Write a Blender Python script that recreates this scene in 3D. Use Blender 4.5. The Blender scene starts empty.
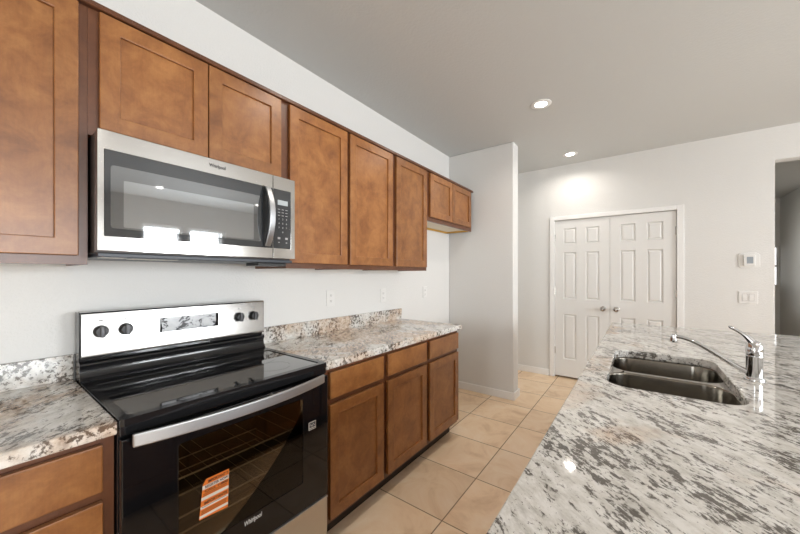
import bpy, bmesh, math, random
from mathutils import Vector, Matrix

# ---------------------------------------------------------------- camera, light, exposure
scene = bpy.context.scene
COL = scene.collection
PI = math.pi

cam_data = bpy.data.cameras.new('camera')
cam = bpy.data.objects.new('camera', cam_data)
COL.objects.link(cam)
cam.location = (1.8471, 0.0, 1.336)
cam.rotation_euler = (PI / 2, 0, 0.6394)
cam_data.sensor_width = 36.0
cam_data.lens = 322.9165 * 36 / 800
cam_data.shift_y = 7.7257 / 800
cam_data.clip_start = 0.02
scene.camera = cam

scene.view_settings.view_transform = 'Standard'
scene.view_settings.look = 'None'
scene.view_settings.gamma = 1.0
scene.view_settings.use_curve_mapping = False
scene.view_settings.exposure = 1.27
scene.cycles.diffuse_bounces = 8
scene.cycles.max_bounces = 14
scene.cycles.sample_clamp_indirect = 6.0

SKY_STRENGTH = 1.2
WINDOW_RADIANCE = 5.5
CAN_STRENGTH = 12.0      # glow of the lens itself
CAN_POWER = 2.05

world = bpy.data.worlds.new('sky')
scene.world = world
world.use_nodes = True
world.cycles.sampling_method = 'NONE'
wn = world.node_tree
wn.nodes.clear()
w_out = wn.nodes.new('ShaderNodeOutputWorld')
w_bg = wn.nodes.new('ShaderNodeBackground')
w_tc = wn.nodes.new('ShaderNodeTexCoord')
w_sep = wn.nodes.new('ShaderNodeSeparateXYZ')
w_ramp = wn.nodes.new('ShaderNodeValToRGB')
w_ramp.color_ramp.elements[0].position = 0.0
w_ramp.color_ramp.elements[0].color = (0.98, 0.99, 1.0, 1)
w_ramp.color_ramp.elements[1].position = 0.75
w_ramp.color_ramp.elements[1].color = (0.74, 0.86, 1.0, 1)
w_noise = wn.nodes.new('ShaderNodeTexNoise')
w_noise.inputs['Scale'].default_value = 2.5
w_noise.inputs['Detail'].default_value = 4
w_mix = wn.nodes.new('ShaderNodeMix')
w_mix.data_type = 'RGBA'
w_mix.inputs[7].default_value = (1.0, 0.99, 0.97, 1)
wn.links.new(w_tc.outputs['Generated'], w_sep.inputs[0])
wn.links.new(w_tc.outputs['Generated'], w_noise.inputs['Vector'])
wn.links.new(w_sep.outputs['Z'], w_ramp.inputs[0])
wn.links.new(w_noise.outputs[0], w_mix.inputs[0])
wn.links.new(w_ramp.outputs[0], w_mix.inputs[6])
wn.links.new(w_mix.outputs[2], w_bg.inputs[0])
w_bg.inputs[1].default_value = SKY_STRENGTH
wn.links.new(w_bg.outputs[0], w_out.inputs[0])

# window openings of the room: (axis wall, a0, a1, z0, z1)
CEIL = 2.755
XR = 6.2          # right wall
YF = -3.4         # wall behind the camera
YB = 4.627        # back wall
RIGHT_WINDOWS = [(1.90, 2.56, 1.0, 2.27), (2.66, 3.36, 1.0, 2.27), (-3.1, -0.9, 0.04, 2.27), (-0.45, 1.0, 1.0, 2.27)]  # third and fourth openings are unseen ones added for fill light
TILT = math.radians(20)     # the sunlit ground outside is brighter than the sky, so daylight enters slightly upwards
RIGHT_GAIN = [2.25, 2.25, 0.35, 1.75]
ADDED_FRONT_WINDOWS = [(0.85, 1.75, 0.04, 2.12)]  # unseen opening added to light the aisle floor


def daylight(name, loc, rot, sx, sy, radiance, col=(0.93, 0.965, 1.0)):
    # area lamp filling one window opening with daylight; some openings are added for brightness
    d = bpy.data.lights.new(name, 'AREA')
    d.shape = 'RECTANGLE'
    d.size = sx
    d.size_y = sy
    d.energy = radiance * PI * sx * sy
    d.color = col
    o = bpy.data.objects.new(name, d)
    o.location = loc
    o.rotation_euler = rot
    COL.objects.link(o)


for (a0, a1, z0, z1), gain in zip(RIGHT_WINDOWS, RIGHT_GAIN):   # facing -x
    daylight('window_daylight', (XR + 0.16, (a0 + a1) / 2, (z0 + z1) / 2), (0, PI / 2 + TILT, 0), z1 - z0, a1 - a0, WINDOW_RADIANCE * gain)
for (a0, a1, z0, z1) in ADDED_FRONT_WINDOWS:   # facing +y
    daylight('window_daylight', ((a0 + a1) / 2, YF - 0.16, (z0 + z1) / 2), (PI / 2, 0, 0), a1 - a0, z1 - z0, WINDOW_RADIANCE * 0.5)
# unseen hall side window, added to brighten the hall wall, facing +x
daylight('window_daylight', (2.60, 7.3, 1.6), (0, -PI / 2, 0), 1.2, 1.4, WINDOW_RADIANCE * 0.16, (1.0, 0.97, 0.92))


# ---------------------------------------------------------------- materials
def new_mat(name):
    m = bpy.data.materials.new(name)
    m.use_nodes = True
    nt = m.node_tree
    b = nt.nodes['Principled BSDF']
    return m, nt, b


def simple(name, col, rough=0.5, metal=0.0, coat=0.0, spec=None):
    m, nt, b = new_mat(name)
    b.inputs['Base Color'].default_value = (*col, 1)
    b.inputs['Roughness'].default_value = rough
    b.inputs['Metallic'].default_value = metal
    b.inputs['Coat Weight'].default_value = coat
    if spec is not None:
        b.inputs['Specular IOR Level'].default_value = spec
    return m


def N(nt, t, **kw):
    n = nt.nodes.new(t)
    for k, v in kw.items():
        setattr(n, k, v)
    return n


def position(nt, scale=(1, 1, 1), rotz=0.0, offset=None):
    g = N(nt, 'ShaderNodeNewGeometry')
    src = g.outputs['Position']
    if offset is not None:
        a = N(nt, 'ShaderNodeVectorMath', operation='ADD')
        nt.links.new(src, a.inputs[0])
        nt.links.new(offset, a.inputs[1])
        src = a.outputs[0]
    if rotz:
        r = N(nt, 'ShaderNodeVectorRotate', rotation_type='Z_AXIS')
        r.inputs['Angle'].default_value = rotz
        nt.links.new(src, r.inputs['Vector'])
        src = r.outputs[0]
    mp = N(nt, 'ShaderNodeMapping')
    mp.inputs['Scale'].default_value = scale
    nt.links.new(src, mp.inputs['Vector'])
    return mp.outputs[0]


def noise(nt, vec, scale, detail=4, rough=0.55, dist=0.0):
    n = N(nt, 'ShaderNodeTexNoise')
    n.inputs['Scale'].default_value = scale
    n.inputs['Detail'].default_value = detail
    n.inputs['Roughness'].default_value = rough
    n.inputs['Distortion'].default_value = dist
    nt.links.new(vec, n.inputs['Vector'])
    return n.outputs[0]


def ramp(nt, fac, stops):
    r = N(nt, 'ShaderNodeValToRGB')
    e = r.color_ramp.elements
    while len(e) < len(stops):
        e.new(0.5)
    for el, (p, c) in zip(e, stops):
        el.position = p
        el.color = (*c, 1) if len(c) == 3 else c
    nt.links.new(fac, r.inputs[0])
    return r.outputs[0]


def mixc(nt, fac, a, b, mode='MIX'):
    m = N(nt, 'ShaderNodeMix', data_type='RGBA', blend_type=mode)
    for sock, v in ((m.inputs[0], fac), (m.inputs[6], a), (m.inputs[7], b)):
        if isinstance(v, (int, float)):
            sock.default_value = v
        elif isinstance(v, tuple):
            sock.default_value = (*v, 1)
        else:
            nt.links.new(v, sock)
    return m.outputs[2]


def math_n(nt, op, a, b=None):
    m = N(nt, 'ShaderNodeMath', operation=op)
    for i, v in enumerate((a, b)):
        if v is None:
            continue
        if isinstance(v, (int, float)):
            m.inputs[i].default_value = v
        else:
            nt.links.new(v, m.inputs[i])
    return m.outputs[0]


def bump(nt, b, h, strength, dist):
    n = N(nt, 'ShaderNodeBump')
    n.inputs['Strength'].default_value = strength
    n.inputs['Distance'].default_value = dist
    nt.links.new(h, n.inputs['Height'])
    nt.links.new(n.outputs[0], b.inputs['Normal'])


def wall_mat(name, col, bscale=90):
    m, nt, b = new_mat(name)
    b.inputs['Base Color'].default_value = (*col, 1)
    b.inputs['Roughness'].default_value = 0.62
    b.inputs['Specular IOR Level'].default_value = 0.25
    p = position(nt)
    h = ramp(nt, noise(nt, p, bscale, 2, 0.5), [(0.42, (0, 0, 0)), (0.6, (1, 1, 1))])
    bump(nt, b, h, 0.22, 0.002)
    return m


def wood_mat(name, lo, mid, hi, rough=0.36):
    m, nt, b = new_mat(name)
    oi = N(nt, 'ShaderNodeObjectInfo')
    vm = N(nt, 'ShaderNodeVectorMath', operation='SCALE')
    vm.inputs[0].default_value = (7.3, 11.7, 5.1)
    nt.links.new(oi.outputs['Random'], vm.inputs['Scale'])
    p1 = position(nt, (1, 1, 1), offset=vm.outputs[0])
    p2 = position(nt, (90, 90, 9.0), offset=vm.outputs[0])
    cloud = noise(nt, p1, 8.5, 7, 0.70, 0.35)
    grain = noise(nt, p2, 2.2, 4, 0.6)
    c1 = ramp(nt, cloud, [(0.28, lo), (0.5, mid), (0.74, hi)])
    g1 = ramp(nt, grain, [(0.3, (0.94, 0.94, 0.94)), (0.7, (1.05, 1.05, 1.05))])
    c2 = mixc(nt, 1.0, c1, g1, 'MULTIPLY')
    rv = ramp(nt, oi.outputs['Random'], [(0.0, (0.9, 0.9, 0.9)), (1.0, (1.08, 1.08, 1.08))])
    c3 = mixc(nt, 1.0, c2, rv, 'MULTIPLY')
    nt.links.new(c3, b.inputs['Base Color'])
    b.inputs['Roughness'].default_value = rough
    b.inputs['Specular IOR Level'].default_value = 0.45
    b.inputs['Coat Weight'].default_value = 0.3
    b.inputs['Coat Roughness'].default_value = 0.28
    bump(nt, b, grain, 0.05, 0.001)
    return m


def granite_mat():
    m, nt, b = new_mat('granite')
    ang = math.radians(45)        # veining direction (rotated so the veins run along local x)
    pv = position(nt, (0.62, 1.35, 1.1), ang)
    pn = position(nt)
    base = ramp(nt, noise(nt, pv, 24, 8, 0.72, 0.2), [(0.30, (0.36, 0.34, 0.31)), (0.44, (0.56, 0.54, 0.505)), (0.58, (0.70, 0.685, 0.66))])
    # warm tan clouds, stronger towards the kitchen wall and the aisle edge
    g = N(nt, 'ShaderNodeNewGeometry')
    sp = N(nt, 'ShaderNodeSeparateXYZ')
    nt.links.new(g.outputs['Position'], sp.inputs[0])
    edge = N(nt, 'ShaderNodeMapRange')
    edge.inputs['From Min'].default_value = 1.95
    edge.inputs['From Max'].default_value = 1.60
    edge.inputs['To Min'].default_value = -0.20
    edge.inputs['To Max'].default_value = 0.06
    nt.links.new(sp.outputs[0], edge.inputs['Value'])
    tn = math_n(nt, 'ADD', noise(nt, pn, 2.6, 4, 0.6, 0.3), edge.outputs[0])
    tan_f = ramp(nt, tn, [(0.50, (0, 0, 0)), (0.62, (1, 1, 1))])
    tan_c = ramp(nt, noise(nt, pv, 30, 7, 0.7, 0.2), [(0.36, (0.28, 0.165, 0.095)), (0.5, (0.53, 0.39, 0.28)), (0.62, (0.67, 0.56, 0.45))])
    c = mixc(nt, math_n(nt, 'MULTIPLY', tan_f, 0.75), base, tan_c)
    # grey clouds
    gf = ramp(nt, noise(nt, pv, 13, 8, 0.68, 0.3), [(0.54, (0, 0, 0)), (0.66, (1, 1, 1))])
    c = mixc(nt, math_n(nt, 'MULTIPLY', gf, 0.42), c, (0.25, 0.235, 0.21))
    # dark mineral flecks, clustered
    patch = noise(nt, pv, 8.5, 4, 0.6, 0.3)
    fl = noise(nt, pv, 58, 8, 0.70, 0.15)
    fl2 = math_n(nt, 'ADD', fl, math_n(nt, 'MULTIPLY', math_n(nt, 'SUBTRACT', patch, 0.5), 0.50))
    ff = ramp(nt, fl2, [(0.525, (0, 0, 0)), (0.585, (1, 1, 1))])
    dark = mixc(nt, tan_f, (0.062, 0.052, 0.042), (0.085, 0.043, 0.021))
    c = mixc(nt, math_n(nt, 'MULTIPLY', ff, 0.88), c, dark)
    # small black specks
    sf = ramp(nt, noise(nt, pn, 150, 3, 0.6, 0.1), [(0.66, (0, 0, 0)), (0.70, (1, 1, 1))])
    c = mixc(nt, math_n(nt, 'MULTIPLY', sf, 0.8), c, (0.05, 0.042, 0.037))
    nt.links.new(c, b.inputs['Base Color'])
    b.inputs['Roughness'].default_value = 0.045
    b.inputs['Specular IOR Level'].default_value = 0.5
    return m


def tile_mat():
    m, nt, b = new_mat('travertine_tile')
    g = N(nt, 'ShaderNodeNewGeometry')
    sep = N(nt, 'ShaderNodeSeparateXYZ')
    nt.links.new(g.outputs['Position'], sep.inputs[0])
    T = 0.4531
    edges = []
    cells = []
    for ax, off in ((0, 0.9834), (1, 1.5427)):
        v = math_n(nt, 'DIVIDE', math_n(nt, 'SUBTRACT', sep.outputs[ax], off - 40 * T), T)
        fr = math_n(nt, 'FRACT', v)
        d = math_n(nt, 'ABSOLUTE', math_n(nt, 'SUBTRACT', fr, 0.5))   # .5 at grout
        edges.append(d)
        cells.append(math_n(nt, 'FLOOR', v))
    e = math_n(nt, 'MAXIMUM', edges[0], edges[1])
    gro = ramp(nt, e, [(0.4915, (0, 0, 0)), (0.4945, (1, 1, 1))])
    cx = N(nt, 'ShaderNodeCombineXYZ')
    nt.links.new(cells[0], cx.inputs[0])
    nt.links.new(cells[1], cx.inputs[1])
    wnz = N(nt, 'ShaderNodeTexWhiteNoise', noise_dimensions='3D')
    nt.links.new(cx.outputs[0], wnz.inputs['Vector'])
    sc = N(nt, 'ShaderNodeVectorMath', operation='SCALE')
    nt.links.new(wnz.outputs['Color'], sc.inputs[0])
    sc.inputs['Scale'].default_value = 13.0
    p = position(nt, (1, 1, 1), offset=sc.outputs[0])
    cl = noise(nt, p, 3.6, 6, 0.62, 1.2)
    col = ramp(nt, cl, [(0.30, (0.64, 0.44, 0.27)), (0.5, (0.80, 0.60, 0.405)), (0.72, (0.86, 0.70, 0.53))])
    var = ramp(nt, wnz.outputs['Value'], [(0, (0.93, 0.93, 0.93)), (1, (1.05, 1.05, 1.05))])
    col = mixc(nt, 1.0, col, var, 'MULTIPLY')
    col = mixc(nt, gro, col, (0.22, 0.14, 0.085))
    nt.links.new(col, b.inputs['Base Color'])
    rr = ramp(nt, gro, [(0, (0.34, 0.34, 0.34)), (1, (0.85, 0.85, 0.85))])
    nt.links.new(rr, b.inputs['Roughness'])
    b.inputs['Specular IOR Level'].default_value = 0.4
    bump(nt, b, math_n(nt, 'SUBTRACT', 1.0, gro), 0.5, 0.002)
    return m


def steel_mat(name, col=(0.56, 0.55, 0.535), rough=0.14, axis=1, aniso=0.0):
    # brushed along one axis
    m, nt, b = new_mat(name)
    t = N(nt, 'ShaderNodeCombineXYZ')
    t.inputs[axis].default_value = 1.0
    nt.links.new(t.outputs[0], b.inputs['Tangent'])
    b.inputs['Anisotropic'].default_value = aniso
    b.inputs['Roughness'].default_value = rough
    b.inputs['Base Color'].default_value = (*col, 1)
    b.inputs['Metallic'].default_value = 1.0
    return m


def emit_mat(name, col, strength):
    m, nt, b = new_mat(name)
    b.inputs['Base Color'].default_value = (0.8, 0.8, 0.8, 1)
    b.inputs['Emission Color'].default_value = (*col, 1)
    b.inputs['Emission Strength'].default_value = strength
    return m


def glass_mat(name, tint, reflect=0.06, rough=0.01):
    m, nt, b = new_mat(name)
    out = nt.nodes['Material Output']
    tr = N(nt, 'ShaderNodeBsdfTransparent')
    tr.inputs[0].default_value = (*tint, 1)
    gl = N(nt, 'ShaderNodeBsdfGlossy')
    gl.inputs['Roughness'].default_value = rough
    fr = N(nt, 'ShaderNodeFresnel')
    fr.inputs[0].default_value = 1.5
    mx = N(nt, 'ShaderNodeMixShader')
    nt.links.new(fr.outputs[0], mx.inputs[0])
    nt.links.new(tr.outputs[0], mx.inputs[1])
    nt.links.new(gl.outputs[0], mx.inputs[2])
    nt.links.new(mx.outputs[0], out.inputs[0])
    return m


def film_mat():
    m, nt, b = new_mat('wrinkled_display_film')
    p = position(nt, (1, 1.0, 1.6))
    n = noise(nt, p, 22, 4, 0.7, 0.8)
    c = ramp(nt, n, [(0.40, (0.52, 0.53, 0.54)), (0.56, (0.45, 0.46, 0.48)), (0.59, (0.02, 0.02, 0.022)), (0.72, (0.02, 0.02, 0.022))])
    nt.links.new(c, b.inputs['Base Color'])
    b.inputs['Roughness'].default_value = 0.2
    return m


M = {}
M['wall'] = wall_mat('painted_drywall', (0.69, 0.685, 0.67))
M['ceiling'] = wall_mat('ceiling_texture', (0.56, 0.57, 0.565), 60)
M['trim'] = simple('white_trim', (0.80, 0.795, 0.785), 0.35)
M['door'] = simple('white_door_paint', (0.72, 0.715, 0.70), 0.4)
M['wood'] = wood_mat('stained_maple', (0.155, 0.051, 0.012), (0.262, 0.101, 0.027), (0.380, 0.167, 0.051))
M['wood_frame_shaded'] = wood_mat('stained_maple_shaded', (0.080, 0.026, 0.010), (0.115, 0.039, 0.014), (0.155, 0.056, 0.021))  # maple darkened for frames; shade of the door gaps is in its colour
M['melamine'] = simple('pale_melamine', (0.75, 0.68, 0.55), 0.5)
M['raw_wood'] = simple('yellow_raw_wood', (0.62, 0.36, 0.07), 0.6)
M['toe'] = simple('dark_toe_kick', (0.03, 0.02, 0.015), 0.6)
M['granite'] = granite_mat()
M['tile'] = tile_mat()
M['steel'] = steel_mat('brushed_steel')
M['panel_steel'] = steel_mat('panel_steel', (0.37, 0.362, 0.35), 0.20)
M['steel_soft'] = steel_mat('soft_brushed_steel', (0.66, 0.65, 0.63), 0.30)
M['steel_handle'] = steel_mat('satin_steel_handle', (0.46, 0.47, 0.485), 0.40)
M['sink_steel'] = steel_mat('sink_steel', (0.25, 0.23, 0.20), 0.16, 2, 0.4)
M['chrome'] = simple('chrome', (0.62, 0.62, 0.63), 0.06, 1.0)
M['rack'] = simple('pale_rack_wire', (0.62, 0.58, 0.50), 0.35, 0.3)
M['nickel'] = simple('satin_nickel', (0.55, 0.53, 0.50), 0.22, 1.0)
M['black_glass'] = simple('black_glass', (0.006, 0.006, 0.007), 0.045, spec=0.5)
M['black_enamel'] = simple('black_enamel', (0.010, 0.010, 0.011), 0.12)
M['black_plastic'] = simple('black_plastic', (0.018, 0.018, 0.019), 0.35)
M['charcoal'] = simple('charcoal_glass', (0.030, 0.033, 0.037), 0.03, coat=0.15, spec=0.8)
M['cook_glass'] = simple('ceramic_cooktop_glass', (0.006, 0.006, 0.007), 0.03, coat=0.5, spec=0.5)
M['ring'] = simple('faint_ring', (0.030, 0.030, 0.031), 0.03, coat=0.5)
M['ring'].node_tree.nodes['Principled BSDF'].inputs['IOR'].default_value = 2.0
M['cook_glass'].node_tree.nodes['Principled BSDF'].inputs['IOR'].default_value = 2.0
M['grip'] = simple('dark_satin_grip', (0.09, 0.09, 0.095), 0.25, 0.6)
M['dark_cavity'] = simple('dark_cavity', (0.02, 0.018, 0.016), 0.5)
M['mw_glass'] = simple('grey_mirror_glass', (0.20, 0.205, 0.21), 0.03, 0.75)
M['mw_screen'] = simple('grey_screen_glass', (0.36, 0.375, 0.385), 0.03, 0.75)
M['white_plastic'] = simple('white_plastic', (0.72, 0.715, 0.70), 0.35)
M['grey_mark'] = simple('grey_marking', (0.30, 0.30, 0.31), 0.5)
M['pale_mark'] = simple('pale_marking', (0.62, 0.63, 0.64), 0.5)
M['dark_mark'] = simple('dark_marking', (0.05, 0.05, 0.055), 0.5)
M['lcd'] = simple('grey_lcd', (0.42, 0.46, 0.48), 0.25)
M['orange'] = simple('orange_paper', (0.85, 0.23, 0.035), 0.55)
M['paper'] = simple('white_paper', (0.80, 0.78, 0.74), 0.55)
M['ink'] = simple('brown_ink', (0.10, 0.028, 0.012), 0.6)
M['slot'] = simple('dark_slot', (0.04, 0.04, 0.04), 0.6)
M['can_lens'] = emit_mat('lamp_lens', (1.0, 0.94, 0.85), CAN_STRENGTH)
M['can_lens'].cycles.emission_sampling = 'NONE'
M['oven_glass'] = glass_mat('tinted_oven_glass', (0.72, 0.65, 0.54))
M['window_glass'] = glass_mat('clear_window_glass', (0.97, 0.98, 0.98))
M['film'] = film_mat()
M['ground'] = simple('tan_desert_ground', (0.42, 0.34, 0.26), 0.9)
M['drain_dark'] = simple('drain_dark', (0.02, 0.02, 0.02), 0.4)


# ---------------------------------------------------------------- geometry helpers (world coordinates)
class MB:
    def __init__(self):
        self.bm = bmesh.new()

    def box(self, x0, x1, y0, y1, z0, z1):
        vs = [self.bm.verts.new(p) for p in
              ((x0, y0, z0), (x1, y0, z0), (x1, y1, z0), (x0, y1, z0), (x0, y0, z1), (x1, y0, z1), (x1, y1, z1), (x0, y1, z1))]
        for f in ((3, 2, 1, 0), (4, 5, 6, 7), (0, 1, 5, 4), (1, 2, 6, 5), (2, 3, 7, 6), (3, 0, 4, 7)):
            self.bm.faces.new([vs[i] for i in f])
        return self

    def lathe(self, prof, origin=(0, 0, 0), axis='Z', n=32, caps=True):
        # prof: list of (radius, height) along the axis
        rings = []
        o = Vector(origin)
        for r, h in prof:
            ring = []
            for k in range(n):
                a = 2 * PI * k / n
                u, v = r * math.cos(a), r * math.sin(a)
                p = {'Z': (u, v, h), 'X': (h, u, v), 'Y': (v, h, u)}[axis]
                ring.append(self.bm.verts.new(o + Vector(p)))
            rings.append(ring)
        for a, b in zip(rings, rings[1:]):
            for k in range(n):
                self.bm.faces.new((a[k], a[(k + 1) % n], b[(k + 1) % n], b[k]))
        if caps:
            self.bm.faces.new(list(reversed(rings[0])))
            self.bm.faces.new(rings[-1])
        return self

    def tube(self, pts, radii, n=16, flat=1.0, up=(0, 1, 0)):
        # sweep; flat scales the radius along 'up'
        pts = [Vector(p) for p in pts]
        if isinstance(radii, (int, float)):
            radii = [radii] * len(pts)
        rings = []
        upv = Vector(up)
        for i, p in enumerate(pts):
            t = (pts[min(i + 1, len(pts) - 1)] - pts[max(i - 1, 0)]).normalized()
            a = (upv - t * upv.dot(t)).normalized()
            b = t.cross(a)
            rings.append([self.bm.verts.new(p + a * (radii[i] * flat * math.cos(2 * PI * k / n)) + b * (radii[i] * math.sin(2 * PI * k / n))) for k in range(n)])
        for a, b in zip(rings, rings[1:]):
            for k in range(n):
                self.bm.faces.new((a[k], a[(k + 1) % n], b[(k + 1) % n], b[k]))
        self.bm.faces.new(list(reversed(rings[0])))
        self.bm.faces.new(rings[-1])
        return self

    def prism(self, poly, fn, h0, h1):
        # poly of (a, b); fn(a, b, h) -> point
        lo = [self.bm.verts.new(fn(a, b, h0)) for a, b in poly]
        hi = [self.bm.verts.new(fn(a, b, h1)) for a, b in poly]
        n = len(poly)
        for k in range(n):
            self.bm.faces.new((lo[k], lo[(k + 1) % n], hi[(k + 1) % n], hi[k]))
        self.bm.faces.new(list(reversed(lo)))
        self.bm.faces.new(hi)
        return self

    def plate(self, outer, holes, fn, h0, h1):
        # flat plate with holes
        bm = self.bm
        loops_hi, loops_lo, edges = [], [], []
        for lp in [outer] + holes:
            hi = [bm.verts.new(fn(a, b, h1)) for a, b in lp]
            loops_hi.append(hi)
            for k in range(len(hi)):
                edges.append(bm.edges.new((hi[k], hi[(k + 1) % len(hi)])))
        res = bmesh.ops.triangle_fill(bm, use_beauty=True, use_dissolve=False, edges=edges)
        faces = [g for g in res['geom'] if isinstance(g, bmesh.types.BMFace)]
        low = {}
        for lp, hi in zip([outer] + holes, loops_hi):
            lo = [bm.verts.new(fn(a, b, h0)) for a, b in lp]
            loops_lo.append(lo)
            for u, v in zip(hi, lo):
                low[u] = v
        for f in faces:
            bm.faces.new([low[v] for v in reversed(f.verts)])
        for hi, lo in zip(loops_hi, loops_lo):
            n = len(hi)
            for k in range(n):
                bm.faces.new((hi[k], hi[(k + 1) % n], lo[(k + 1) % n], lo[k]))
        return self

    def build(self, name, mat, parent=None, smooth=None, bevel=0.0, seg=2):
        bmesh.ops.recalc_face_normals(self.bm, faces=self.bm.faces[:])
        off = parent_origin(parent)
        for v in self.bm.verts:
            v.co -= off
        me = bpy.data.meshes.new(name)
        self.bm.to_mesh(me)
        self.bm.free()
        me.materials.append(mat)
        o = bpy.data.objects.new(name, me)
        COL.objects.link(o)
        if parent is not None:
            o.parent = parent
        if smooth is not None:
            for p in me.polygons:
                p.use_smooth = True
            me.set_sharp_from_angle(angle=math.radians(smooth))
        if bevel > 0:
            md = o.modifiers.new('bevel', 'BEVEL')
            md.width = bevel
            md.segments = seg
            md.limit_method = 'ANGLE'
            md.angle_limit = math.radians(40)
        return o


def parent_origin(p):
    v = Vector((0, 0, 0))
    while p is not None:
        v += Vector(p.location)
        p = p.parent
    return v


def box(x0, x1, y0, y1, z0, z1):
    return MB().box(x0, x1, y0, y1, z0, z1)


def thing(name, label, cat, loc, group=None):
    o = bpy.data.objects.new(name, None)
    o.empty_display_size = 0.05
    COL.objects.link(o)
    o.location = loc
    return tag(o, label, cat, group)


def tag(o, label, cat, group=None, kind=None):
    o['label'] = label
    o['category'] = cat
    if group:
        o['group'] = group
    if kind:
        o['kind'] = kind
    return o


def struct(o, label, cat):
    return tag(o, label, cat, kind='structure')


def copy_tree(o, parent=None):
    c = o.copy()
    COL.objects.link(c)
    c.parent = parent
    for ch in list(o.children):
        copy_tree(ch, c)
    return c


def rrect(a0, a1, b0, b1, r, n=8):
    pts = []
    for (ca, cb, s) in ((a1 - r, b1 - r, 0), (a0 + r, b1 - r, 1), (a0 + r, b0 + r, 2), (a1 - r, b0 + r, 3)):
        for k in range(n + 1):
            a = PI / 2 * (s + k / n)
            pts.append((ca + r * math.cos(a), cb + r * math.sin(a)))
    return pts


def rect(a0, a1, b0, b1):
    return [(a0, b0), (a1, b0), (a1, b1), (a0, b1)]


YZ = lambda a, b, h: (h, a, b)     # plate standing in the y-z plane, thickness along x
XZ = lambda a, b, h: (a, h, b)
XY = lambda a, b, h: (a, b, h)


def text(name, body, size, loc, mat, parent, depth=0.0006, face='+x', width=None, bold=0.0, lean=0.0):
    cu = bpy.data.curves.new('lettering', 'FONT')
    cu.body = body
    cu.size = size
    cu.extrude = depth / 2
    cu.align_x = 'CENTER'
    cu.align_y = 'CENTER'
    cu.offset = bold
    cu.shear = lean
    tmp = bpy.data.objects.new('lettering', cu)
    COL.objects.link(tmp)
    dg = bpy.context.evaluated_depsgraph_get()
    dg.update()
    me = bpy.data.meshes.new_from_object(tmp.evaluated_get(dg))
    bpy.data.objects.remove(tmp)
    bpy.data.curves.remove(cu)
    if width:
        xs = [v.co.x for v in me.vertices]
        k = width / (max(xs) - min(xs))
        for v in me.vertices:
            v.co.x *= k
    if face == '+x':
        rot = Matrix(((0, 0, 1), (1, 0, 0), (0, 1, 0)))
    else:  # facing -y
        rot = Matrix(((1, 0, 0), (0, 0, -1), (0, 1, 0)))
    off = Vector(loc) - parent_origin(parent)
    for v in me.vertices:
        v.co = rot @ v.co + off
    me.materials.clear()
    me.materials.append(mat)
    o = bpy.data.objects.new(name, me)
    COL.objects.link(o)
    o.parent = parent
    return o


# ---------------------------------------------------------------- room shell
def wall_with_holes(name, a0, a1, z0, z1, holes, fn, h0, h1, label):
    o = MB()
    outer = rect(a0, a1, z0, z1)
    if holes:
        # split into vertical strips so every piece is a clean box
        cuts = sorted({a0, a1, *[h[0] for h in holes], *[h[1] for h in holes]})
        for c0, c1 in zip(cuts, cuts[1:]):
            zz = [z0]
            for h in holes:
                if h[0] <= c0 + 1e-6 and h[1] >= c1 - 1e-6:
                    zz += [h[2], h[3]]
            zz.append(z1)
            for lo, hi in zip(zz[0::2], zz[1::2]):
                if hi - lo > 1e-4:
                    o.prism(rect(c0, c1, lo, hi), fn, h0, h1)
    else:
        o.prism(outer, fn, h0, h1)
    return struct(o.build(name, M['wall']), label, 'wall')


HALL_X0, HALL_X1, HALL_Y = 2.884, 3.935, 9.03
struct(box(-0.2, XR + 0.2, YF - 0.2, HALL_Y + 0.2, -0.1, 0.0).build('floor', M['tile']), 'beige square tile floor with dark grout lines', 'floor')
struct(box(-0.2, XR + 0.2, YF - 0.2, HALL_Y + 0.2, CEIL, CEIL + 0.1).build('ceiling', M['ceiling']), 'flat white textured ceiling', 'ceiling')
struct(box(-0.15, 0.0, YF, 5.6, 0, CEIL).build('wall_left', M['wall']), 'white wall behind the wall cabinets and the range', 'wall')
wall_with_holes('wall_right', YF, YB, 0, CEIL, [(a, b, c, d) for a, b, c, d in RIGHT_WINDOWS], YZ, XR, XR + 0.15, 'white wall with windows opposite the range')
wall_with_holes('wall_front', 0, XR, 0, CEIL, [(a, b, c, d) for a, b, c, d in ADDED_FRONT_WINDOWS], XZ, YF - 0.15, YF, 'white wall with an added window facing the pantry doors')
wall_with_holes('wall_back', 0, XR, 0, CEIL, [(0.9477 - 0.012, 2.163 + 0.012, 0, 2.052), (HALL_X0, HALL_X1, 0, 2.437)], XZ, YB, YB + 0.13,
                'white wall around the double doors and the hall opening')
wb = box(0.0, 0.767, 3.4766, 3.6408, 0, CEIL).build('wall_alcove', M['wall'], bevel=0.012, seg=3)
struct(wb, 'short white wall stub beside the small end cabinets', 'wall')
wall_with_holes('wall_hall_left', YB + 0.13, HALL_Y, 0, CEIL, [(6.6, 8.0, 1.0, 2.2)], YZ, HALL_X0 - 0.13, HALL_X0, 'wall on the left side of the hall')
struct(MB().box(HALL_X1, HALL_X1 + 0.13, YB + 0.13, HALL_Y, 0, CEIL).build('wall_hall_right', M['wall']), 'shaded wall seen through the hall opening', 'wall')
wall_with_holes('wall_hall_end', HALL_X0 - 0.13, HALL_X1 + 0.13, 0, CEIL, [(3.78, 3.915, 1.14, 1.86)], XZ, HALL_Y, HALL_Y + 0.15, 'far wall of the hall with a narrow window')
struct(MB().box(0, HALL_X0 - 0.13, 5.45, 5.6, 0, CEIL).build('wall_pantry', M['wall']), 'back wall of the pantry behind the double doors', 'wall')


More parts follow.
